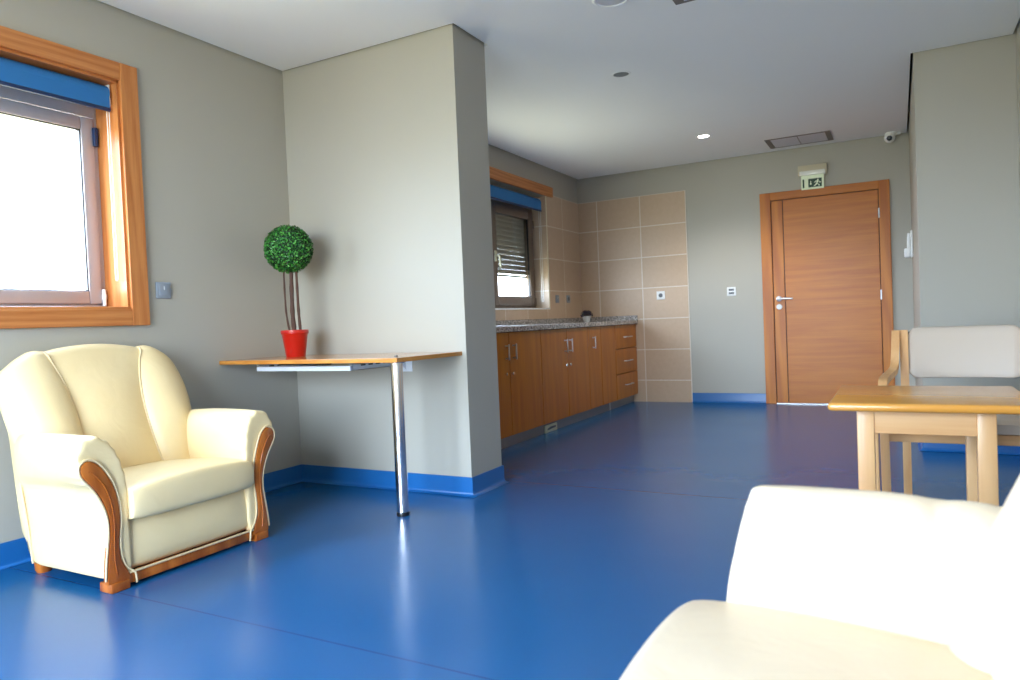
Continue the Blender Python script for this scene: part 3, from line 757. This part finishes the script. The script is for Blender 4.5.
# ------------------------------------------------------------------ armchair (front looks to local +X, width along Y)
def build_armchair(kind, label, D=0.0):
    # D: how far each arm moves outward (0 for the one-seat chair, .292 for the two-seat sofa)
    t = thing(kind, label, kind, (0, 0, 0))
    L = M['leather'] if D == 0 else M['leather_lit']
    lean = lambda z: (.015 if D == 0 else .1) * z + max(0, z - .40) * .10
    bo = .04 if D == 0 else 0
    shear = lambda x, z: x - lean(z) * max(0, 1 + x / .35)
    # --- arms: rolled top and upholstered side, lofted along the depth
    prof = [(.285, .045), (.268, .10), (.272, .25), (.268, .34), (.272, .41), (.288, .485), (.318, .542), (.358, .570), (.398, .572), (.432, .550), (.452, .507), (.453, .458), (.436, .418), (.408, .392), (.384, .372), (.371, .335), (.364, .26), (.361, .16), (.361, .06), (.345, .045)]
    prof = smooth(prof, 5, True)
    def arm(sy):
        rings = []
        st = [(-.60, 1, 0), (-.50, 1, 0), (-.36, 1, 0), (-.24, 1, 0), (-.15, 1, .0), (-.10, 1.0, .10), (-.065, 1.0, .35), (-.042, .985, .8), (-.022, .975, 1.0), (-.008, .955, 1.0), (.000, .92, .9), (.004, .86, .6), (.005, .70, .2)]
        if D: st = [(-.60, 1, 0)] + [(-.56 + .014 * i, 1, 0) for i in range(20)] + st[3:]
        st = [(x + bo if x < -.3 else x, k, pl) for x, k, pl in st]
        for x, k, pl in st:
            ring = []
            for i, (a, z) in enumerate(prof):
                w = min(1, max(0, (z - .36) / .05))
                ca, cz = .335 + (.375 - .335) * w, z * (1 - w) + .475 * w
                if z < .12: cz = .12
                rr_ = k
                if z > .36:     # gathered pleats round the scroll
                    th = math.atan2(z - .46, a - .37)
                    rr_ = k * (1 + .045 * pl * math.sin(13 * th + .8 * math.sin(3 * th)) * w)
                puff = 1 + .02 * math.sin(PI * min(1, max(0, (x + .6) / .55))) * w
                rear = (-x - .30) / .30 if x < -.30 else 0
                aa = ca + (a - ca) * rr_ * puff; zz = cz + (z - cz) * rr_ * puff
                if aa > .37: aa -= (aa - .37) * .62 * min(1, max(0, (-x - .05) / .45)) ** .8
                if z > .36: zz -= .012 * max(0, rear)
                if D and z > .36 and a < .40:      # creases where the sofa arm runs into the back
                    cr = sum(d_ * math.exp(-((x + x_ + sl * (zz - .5)) / .013) ** 2) for x_, sl, d_ in ((.455, .5, .010), (.405, -.3, .006), (.36, .7, .008)))
                    aa += cr * .7; zz -= cr * .6
                ring.append((shear(x, zz), sy * (aa + D), zz))
            rings.append(ring)
        return MB().loft(rings)
    for sy in (-1, 1): obj('armrest', arm(sy), L, t, 180, 1)
    # side seam piping near the rear of each side panel
    for sy in (-1, 1):
        obj('side_piping', MB().tube(smooth([(-.535 + bo, sy * (.362 + D), .05), (-.552 + bo, sy * (.365 + D), .20), (-.575 + bo, sy * (.372 + D), .37)], 6), .0045, 8), M['piping'], t, 60)
    # --- front panel (slightly bulged) and under-frame
    rings = []
    for y in (-.300, -.296, -.28, -.2, -.1, 0, .1, .2, .28, .296, .300):
        e = .004 if abs(y) > .295 else 0
        b = .018 * (1 - (y / .3) ** 4); y *= (.287 + D) / .3
        rings.append([(-.34, y, .050 + e), (-.02, y, .050 + e), (-.008 + b * .3, y, .064 + e), (-.012 + b, y, .15), (-.020 + b * .8, y, .225), (-.034 + b * .5, y, .262), (-.08, y, .275), (-.34, y, .27)])
    obj('front_panel', MB().loft(rings), L, t, 60, 1)
    obj('underframe', MB().box(-.545, -.03, -.325 - D, .325 + D, .046, .090, .006), M['black'], t)
    obj('seat_deck', MB().box(-.56, -.08, -.285 - D, .285 + D, .086, .262, .01), L, t, 40)
    # --- seat cushion
    rings = []; hw = .283; us = [-1, -.995, -.97, -.92, -.8, -.6, -.4, -.2, 0, .2, .4, .6, .8, .92, .97, .995, 1]
    for u in us:
        y = hw * u
        e = abs(u) ** 10
        s_ = (1 - abs(u) ** 14) ** .5 if abs(u) < 1 else .0
        s_ = max(.80, s_)
        cr = .020 * (1 - u * u)
        zt, zb_ = .366 + cr, .240
        mid = (zt + zb_) / 2; hgt = (zt - zb_) / 2 * (1 - .10 * e)
        xf = .036 - .010 * e + .006 * (1 - u * u)
        R_ = .038
        ring = [(-.50, y, mid - hgt), (-.25, y, mid - hgt - .0), (xf - R_ * .8, y, mid - hgt), (xf - R_ * .2, y, mid - hgt + .006), (xf - .001, y, mid - hgt + .022), (xf + .002, y, mid - .01), (xf - .002, y, mid + hgt - .020), (xf - .008, y, mid + hgt - .006), (xf - .022, y, mid + hgt - .001), (xf - .07, y, mid + hgt + .002),
                (-.12, y, mid + hgt + .004), (-.28, y, mid + hgt - .004), (-.42, y, mid + hgt - .018), (-.52, y, mid + hgt - .028)]
        rings.append(ring)
    for cy in ((0,) if D == 0 else (-D, D)):
        obj('seat_cushion', MB().loft([[(x, y + cy + (.007 if D == 0 else 0), z) for x, y, z in rg] for rg in rings]), L, t, 60, 1)
    # --- back: three padded panels in one shell, then piped seams
    seam = [(.25, .185), (.35, .168), (.43, .158), (.50, .153), (.63, .152), (.71, .163), (.78, .178), (.84, .200), (.90, .224)]
    edge = [(.05, .352), (.30, .358), (.45, .375), (.58, .402), (.70, .410), (.78, .406), (.84, .385), (.88, .35), (.92, .32)]
    ts = [-1, -.985, -.95, -.88, -.78, -.68, -.58, -.53, -.505, -.495, -.47, -.40, -.28, -.14, 0]; ts = ts + [-q for q in reversed(ts[:-1])]
    def ztop(tt):
        a = abs(tt)
        if a <= .5: return .906 - .026 * (a / .5) ** 2
        w = (a - .5) / .5
        return .884 + .006 * math.sin(PI * min(1, w * 1.6)) - .085 * w ** 4
    def pos(tt, z):
        a = abs(tt)
        s_ = interp(seam, z); e_ = interp(edge, z)
        if D == 0: e_ += (.030 if tt > 0 else -.008) * max(0, math.sin(PI * min(1, max(0, (z - .35) / .5))))
        y = (s_ + D) * a / .5 if a <= .5 else D + s_ + (e_ - s_) * (a - .5) / .5
        return math.copysign(y, tt)
    def bulge(tt, v):
        a = abs(tt)
        pv = max(0, math.sin(PI * min(1, .12 + .86 * v))) ** .6
        if a <= .5: return (.004 + .034 * (1 - (a / .5) ** 2.4)) * pv
        w = (a - .5) / .5
        return (.004 + .066 * math.sin(PI * min(1, w ** .80)) ** .75) * pv - .05 * w ** 6
    def ring_for(tt):
        r = []; zt = ztop(tt); rt = .055
        K = 9
        xf = lambda z: -.452 - (z - .34) * .36 + bo
        xr = lambda z: -.605 - .14 * z + bo
        a = abs(tt); sidef = 0 if a < .9 else (a - .9) / .1
        for k in range(K):
            v = k / (K - 1); z = .24 + (zt - rt - .24) * v
            r.append((xf(z) + bulge(tt, v) - .03 * sidef ** 2, pos(tt, z), z))
        zc_ = zt - rt
        x0 = xf(zc_) + bulge(tt, 1) - .03 * sidef ** 2; x1 = xr(zc_)
        for k in range(1, 6):
            an = PI * k / 6
            xx = (x0 + x1) / 2 + (x0 - x1) / 2 * math.cos(an); z = zc_ + rt * math.sin(an) ** .8
            yy = pos(tt, z)
            if a > .5: yy = math.copysign(abs(yy) - (abs(yy) - D) * .10 * (k / 6) * ((a - .5) / .5), yy)
            r.append((xx, yy, z))
        for k in range(5):
            z = zc_ + (.055 - zc_) * k / 4
            yy = math.copysign(min(abs(pos(tt, z)), (.352 + D) * (1 if a > .98 else abs(pos(tt, z)) / max(1e-6, D + interp(edge, z)))), tt) if tt else 0
            r.append((xr(z), yy, z))
        return r
    obj('backrest', MB().loft([ring_for(q) for q in ts]), L, t, 60, 1)
    for sg in (-1, 1):
        rg = ring_for(.5 * sg)[:12]
        pts = [(p[0] + .003, p[1], p[2]) for p in rg]
        obj('back_piping', MB().tube(smooth(pts, 3), .0045, 8), M['piping'], t, 60)
    # --- wooden facings of the arms
    outer = [(.305, .030), (.318, .070), (.336, .114), (.337, .177), (.324, .253), (.323, .318), (.335, .388), (.362, .450), (.385, .478), (.408, .490), (.430, .484), (.442, .464), (.436, .436), (.420, .412), (.392, .367), (.368, .300), (.364, .235), (.374, .173), (.386, .113), (.394, .054), (.394, .034)]
    outer = smooth(outer[:-1], 4) + [outer[-1]]
    outer = [(a - .024 * max(0, 1 - z / .45), z) for a, z in outer]
    for sy in (-1, 1):
        dl = lambda z: .024 * max(0, 1 - z / .45)
        poly = [(sy * (a + D), z) for a, z in outer]
        m = MB().prism(poly, -.020, .011, 'X', .004)
        m.v = [(x - lean(z), y, z) for x, y, z in m.v]
        obj('arm_facing', m, M['redwood'], t, 40)
        # raised moulding line on the facing
        ln = smooth([(.352, .06), (.356, .12), (.350, .18), (.343, .25), (.345, .32), (.362, .39), (.392, .44), (.412, .455)], 5)
        m = MB().tube([(.0115 - lean(z), sy * (a - dl(z) + D + .006), z) for a, z in ln], .0022, 6)
        obj('facing_moulding', m, M['redwood'], t, 60)
        # piping round the facing
        off = []
        for i, (a, z) in enumerate(outer):
            p0 = outer[max(0, i - 1)]; p1 = outer[min(len(outer) - 1, i + 1)]
            dx, dz = p1[0] - p0[0], p1[1] - p0[1]; l_ = math.hypot(dx, dz) or 1
            off.append((a - dz / l_ * .006, z + dx / l_ * .006))
        off = [p for p in off[1:-1]]
        off = [(a + D, z) for a, z in off]
        pts = [(.006 - lean(z), sy * a, z) for a, z in off]
        pts = smooth([(.010, sy * (off[0][0] - .014), .012), (.012, sy * (off[0][0] - .012), .035), (.010, sy * (off[0][0] - .008), .055)] + pts[3::3] + [pts[-1]], 3)
        obj('facing_piping', MB().tube(pts, .0038, 8), M['piping'], t, 60)
        obj('foot', MB().box(-.060, .016, sy * (.330 + D) - .036, sy * (.330 + D) + .036, 0, .036, .005), M['redwood'], t, 30)
        obj('foot', MB().lathe([(.001, 0), (.026, 0), (.032, .012), (.034, .040), (.036, .048), (.001, .048)], (-.535 + bo * .5, sy * (.312 + D), 0), 20), M['redwood'], t, 40)
    obj('front_rail', MB().box(-.030, .002, -.292 - D, .292 + D, .012, .053, .004), M['redwood'], t, 30)
    obj('front_piping', MB().tube([(.006, (-.288 - D) + (.576 + 2 * D) * k / 20, .055) for k in range(21)], .0045, 8), M['piping'], t, 60)
    return t
ac = build_armchair('armchair', 'cream leather armchair with wooden arm facings under the big window')
ac.location = (-2.53, 1.914, 0)
sf = build_armchair('sofa', 'cream leather sofa in the near right corner, cut off by the photo edge', .292)
for c in sf.children:
    if c.name.startswith('seat_cushion'): c.location.x += .012
sf.location = (-.340, 1.12 - .292, 0); sf.rotation_euler = (0, 0, PI)

# ------------------------------------------------------------------ side table
st = thing('side_table', 'honey-topped pale wooden side table behind the near armchair', 'table', (.08, 2.99, 0))
SX0, SX1, SY0, SY1, SZ = -.222, .380, 2.672, 3.312, .600
m = MB().box(SX0, SX1, SY0, SY1, SZ - .028, SZ, .011, 4)
obj('tabletop', m, M['honey'], st, 40)
LX0, LX1, LY0, LY1 = -.136, .268, 2.735, 3.25
lw = .054
for x in (LX0, LX1 - lw):
    for y in (LY0, LY1 - lw):
        obj('leg', MB().box(x, x + lw, y, y + lw, 0, SZ - .028, .004), M['beech'], st, 30)
for y in (LY0 + .006, LY1 - .028): obj('apron', MB().box(LX0 + lw, LX1 - lw, y, y + .022, SZ - .110, SZ - .028, .002), M['beechX'], st)
for x in (LX0 + .006, LX1 - .028): obj('apron', MB().box(x, x + .022, LY0 + lw, LY1 - lw, SZ - .110, SZ - .028, .002), M['beech'], st)

# ------------------------------------------------------------------ visitor chair behind the side table
vc = thing('visitor_chair', 'beech-framed chair with a beige padded back behind the side table', 'chair', (.268, 3.75, 0))
cxm = .268
for sx in (-1, 1):
    xi = cxm + sx * .248            # back post centre
    xo = cxm + sx * .334            # arm / front leg centre
    # back post: foot to top, slightly raked
    P = smooth([(3.97, 0), (3.93, .25), (3.93, .45), (3.97, .65), (4.02, .805)], 5)
    rings = [[(xi - .018, y - .019, z), (xi + .018, y - .019, z), (xi + .018, y + .019, z), (xi - .018, y + .019, z)] for y, z in P]
    obj('back_post', MB().loft(rings), M['beech'], vc, 30)
    # bent arm that sweeps from the top of the post down and forward into the front leg
    Q = smooth([(4.00, .795, xi + sx * .034), (3.965, .755, xi + sx * .036), (3.925, .685, xi + sx * .039), (3.87, .625, xi + sx * .045), (3.76, .606, xo - sx * .024), (3.60, .602, xo - sx * .008), (3.50, .592, xo), (3.462, .55, xo + sx * .002), (3.455, .47, xo), (3.455, .25, xo - sx * .002), (3.455, 0, xo - sx * .004)], 5)
    rings = []
    for i, (y, z, x) in enumerate(Q):
        a = Q[max(0, i - 1)]; b = Q[min(len(Q) - 1, i + 1)]
        d_ = Vector((0, b[0] - a[0], b[1] - a[1])).normalized(); nrm = Vector((0, -d_.z, d_.y))
        hw_, ht = .0175, .0145
        c_ = Vector((x, y, z))
        rings.append([c_ + Vector((-hw_, 0, 0)) - nrm * ht, c_ + Vector((hw_, 0, 0)) - nrm * ht, c_ + Vector((hw_, 0, 0)) + nrm * ht, c_ + Vector((-hw_, 0, 0)) + nrm * ht])
    obj('arm', MB().loft(rings), M['beech'], vc, 30)
    obj('side_rail', MB().tube([(xo - sx * .004, 3.458, .365), (xi, 3.93, .365)], .016, 8), M['beech'], vc, 40)
obj('front_rail', MB().box(cxm - .328, cxm + .328, 3.445, 3.470, .346, .388, .003), M['beechX'], vc)
obj('rear_rail', MB().box(cxm - .23, cxm + .23, 3.915, 3.94, .346, .388, .003), M['beechX'], vc)
rings = []
for i in range(13):
    u = i / 12; y = 3.440 + .455 * u; hw_ = .272 - .095 * u ** 1.4
    if i in (0, 12): hw_ -= .012
    th = .0 if i not in (0, 12) else .012
    zt = .440 - .018 * u
    rings.append([(cxm - hw_ + .01, y, .389 + th * .3), (cxm + hw_ - .01, y, .389 + th * .3), (cxm + hw_, y, .405), (cxm + hw_ - .006, y, zt - .012), (cxm + hw_ - .03, y, zt - th), (cxm, y, zt + .006 - th), (cxm - hw_ + .03, y, zt - th), (cxm - hw_ + .006, y, zt - .012), (cxm - hw_, y, .405)])
obj('seat_pad', MB().loft(rings), M['grey_leather'], vc, 60)
bm = bmesh.new()
m = MB(); rings = []
NX = 20
for i in range(NX + 1):
    u = -1 + 2 * i / NX; x = cxm + .231 * u
    h_ = .122 * (1 - max(0, (abs(u) - .86) / .14) ** 2 * .22); zc_ = .694
    cv = .028 * (1 - u * u); th = .020 * (1 - abs(u) ** 12 * .5)
    ring = []
    for k in range(16):
        an = 2 * PI * k / 16
        ca, sa = math.cos(an), math.sin(an)
        pz = math.copysign(abs(sa) ** .35, sa); pyy = math.copysign(abs(ca) ** .6, ca)
        z = zc_ + h_ * pz
        yb_ = 3.985 + (z - .65) * .30 + cv
        ring.append((x, yb_ + pyy * th, z))
    rings.append(ring)
obj('backrest_pad', MB().loft(rings), M['grey_leather'], vc, 60)

# ------------------------------------------------------------------ daylight
wd = bpy.data.worlds.new('sky'); SC.world = wd; wd.use_nodes = True
nt = wd.node_tree; bg = nt.nodes['Background']
tc = nt.nodes.new('ShaderNodeTexCoord'); sp_ = nt.nodes.new('ShaderNodeSeparateXYZ'); nt.links.new(tc.outputs['Generated'], sp_.inputs[0])
mr = nt.nodes.new('ShaderNodeMapRange'); mr.inputs[1].default_value = -1; mr.inputs[2].default_value = 1; nt.links.new(sp_.outputs['Z'], mr.inputs[0])
rp = nt.nodes.new('ShaderNodeValToRGB'); nt.links.new(mr.outputs[0], rp.inputs[0])
e = rp.color_ramp.elements
e[0].position = 0; e[0].color = (.30, .29, .22, 1)
e[1].position = 1; e[1].color = (.60, .80, 1.15, 1)
for p_, c_ in ((.47, (.32, .31, .235, 1)), (.505, (.87, .96, 1.12, 1)), (.62, (.76, .91, 1.16, 1))):
    x_ = e.new(p_); x_.color = c_
nt.links.new(rp.outputs[0], bg.inputs[0]); bg.inputs[1].default_value = 5.5
def portal(loc, rot, sx, sy):
    l = bpy.data.lights.new('daylight_portal', 'AREA'); l.shape = 'RECTANGLE'; l.size = sx; l.size_y = sy; l.cycles.is_portal = True
    o = bpy.data.objects.new('daylight_portal', l); o.location = loc; o.rotation_euler = rot; COL.objects.link(o)
portal(((BX0 + BX1) / 2, YB - .2, BZ / 2), (PI / 2, 0, 0), BX1 - BX0, BZ)
portal((XW - .22, (y0 + y1) / 2, (z0 + z1) / 2), (0, -PI / 2, 0), z1 - z0, y1 - y0)
portal((XK - .20, (W2['y0'] + W2['y1']) / 2, 1.62), (0, -PI / 2, 0), 1.15, W2['y1'] - W2['y0'])
sl = bpy.data.lights.new('downlight_beam', 'SPOT'); sl.energy = 12; sl.spot_size = 2.2; sl.spot_blend = .6; sl.shadow_soft_size = .04; sl.color = (1, .95, .86)
so = bpy.data.objects.new('downlight_beam', sl); so.location = (-1.478, 6.463, ZC - .02); COL.objects.link(so)

# ------------------------------------------------------------------ camera
F_PX = 716.309
r_ = Vector((0.87844194, 0.47605695, -0.04134664)); u_ = Vector((0.02489708, 0.04081177, 0.99885661)); f_ = Vector((-0.47720006, 0.87846695, -0.02399835))
cam = bpy.data.cameras.new('camera'); co = bpy.data.objects.new('camera', cam); COL.objects.link(co)
Mx = Matrix(((r_.x, u_.x, -f_.x, 0), (r_.y, u_.y, -f_.y, 0), (r_.z, u_.z, -f_.z, H_CAM), (0, 0, 0, 1)))
co.matrix_world = Mx
cam.sensor_width = 36; cam.lens = F_PX * 36 / 1020; cam.clip_start = .02
cam.dof.use_dof = True; cam.dof.focus_distance = 3.9; cam.dof.aperture_fstop = 3.2
SC.camera = co
SC.view_settings.view_transform = 'Standard'; SC.view_settings.look = 'None'; SC.view_settings.gamma = 1; SC.view_settings.use_curve_mapping = False
SC.view_settings.exposure = 2.42
SC.cycles.use_denoising = True
SC.cycles.max_bounces = 10; SC.cycles.diffuse_bounces = 6; SC.cycles.transparent_max_bounces = 12
SC.cycles.sample_clamp_indirect = 8
SC.cycles.caustics_reflective = False; SC.cycles.caustics_refractive = False
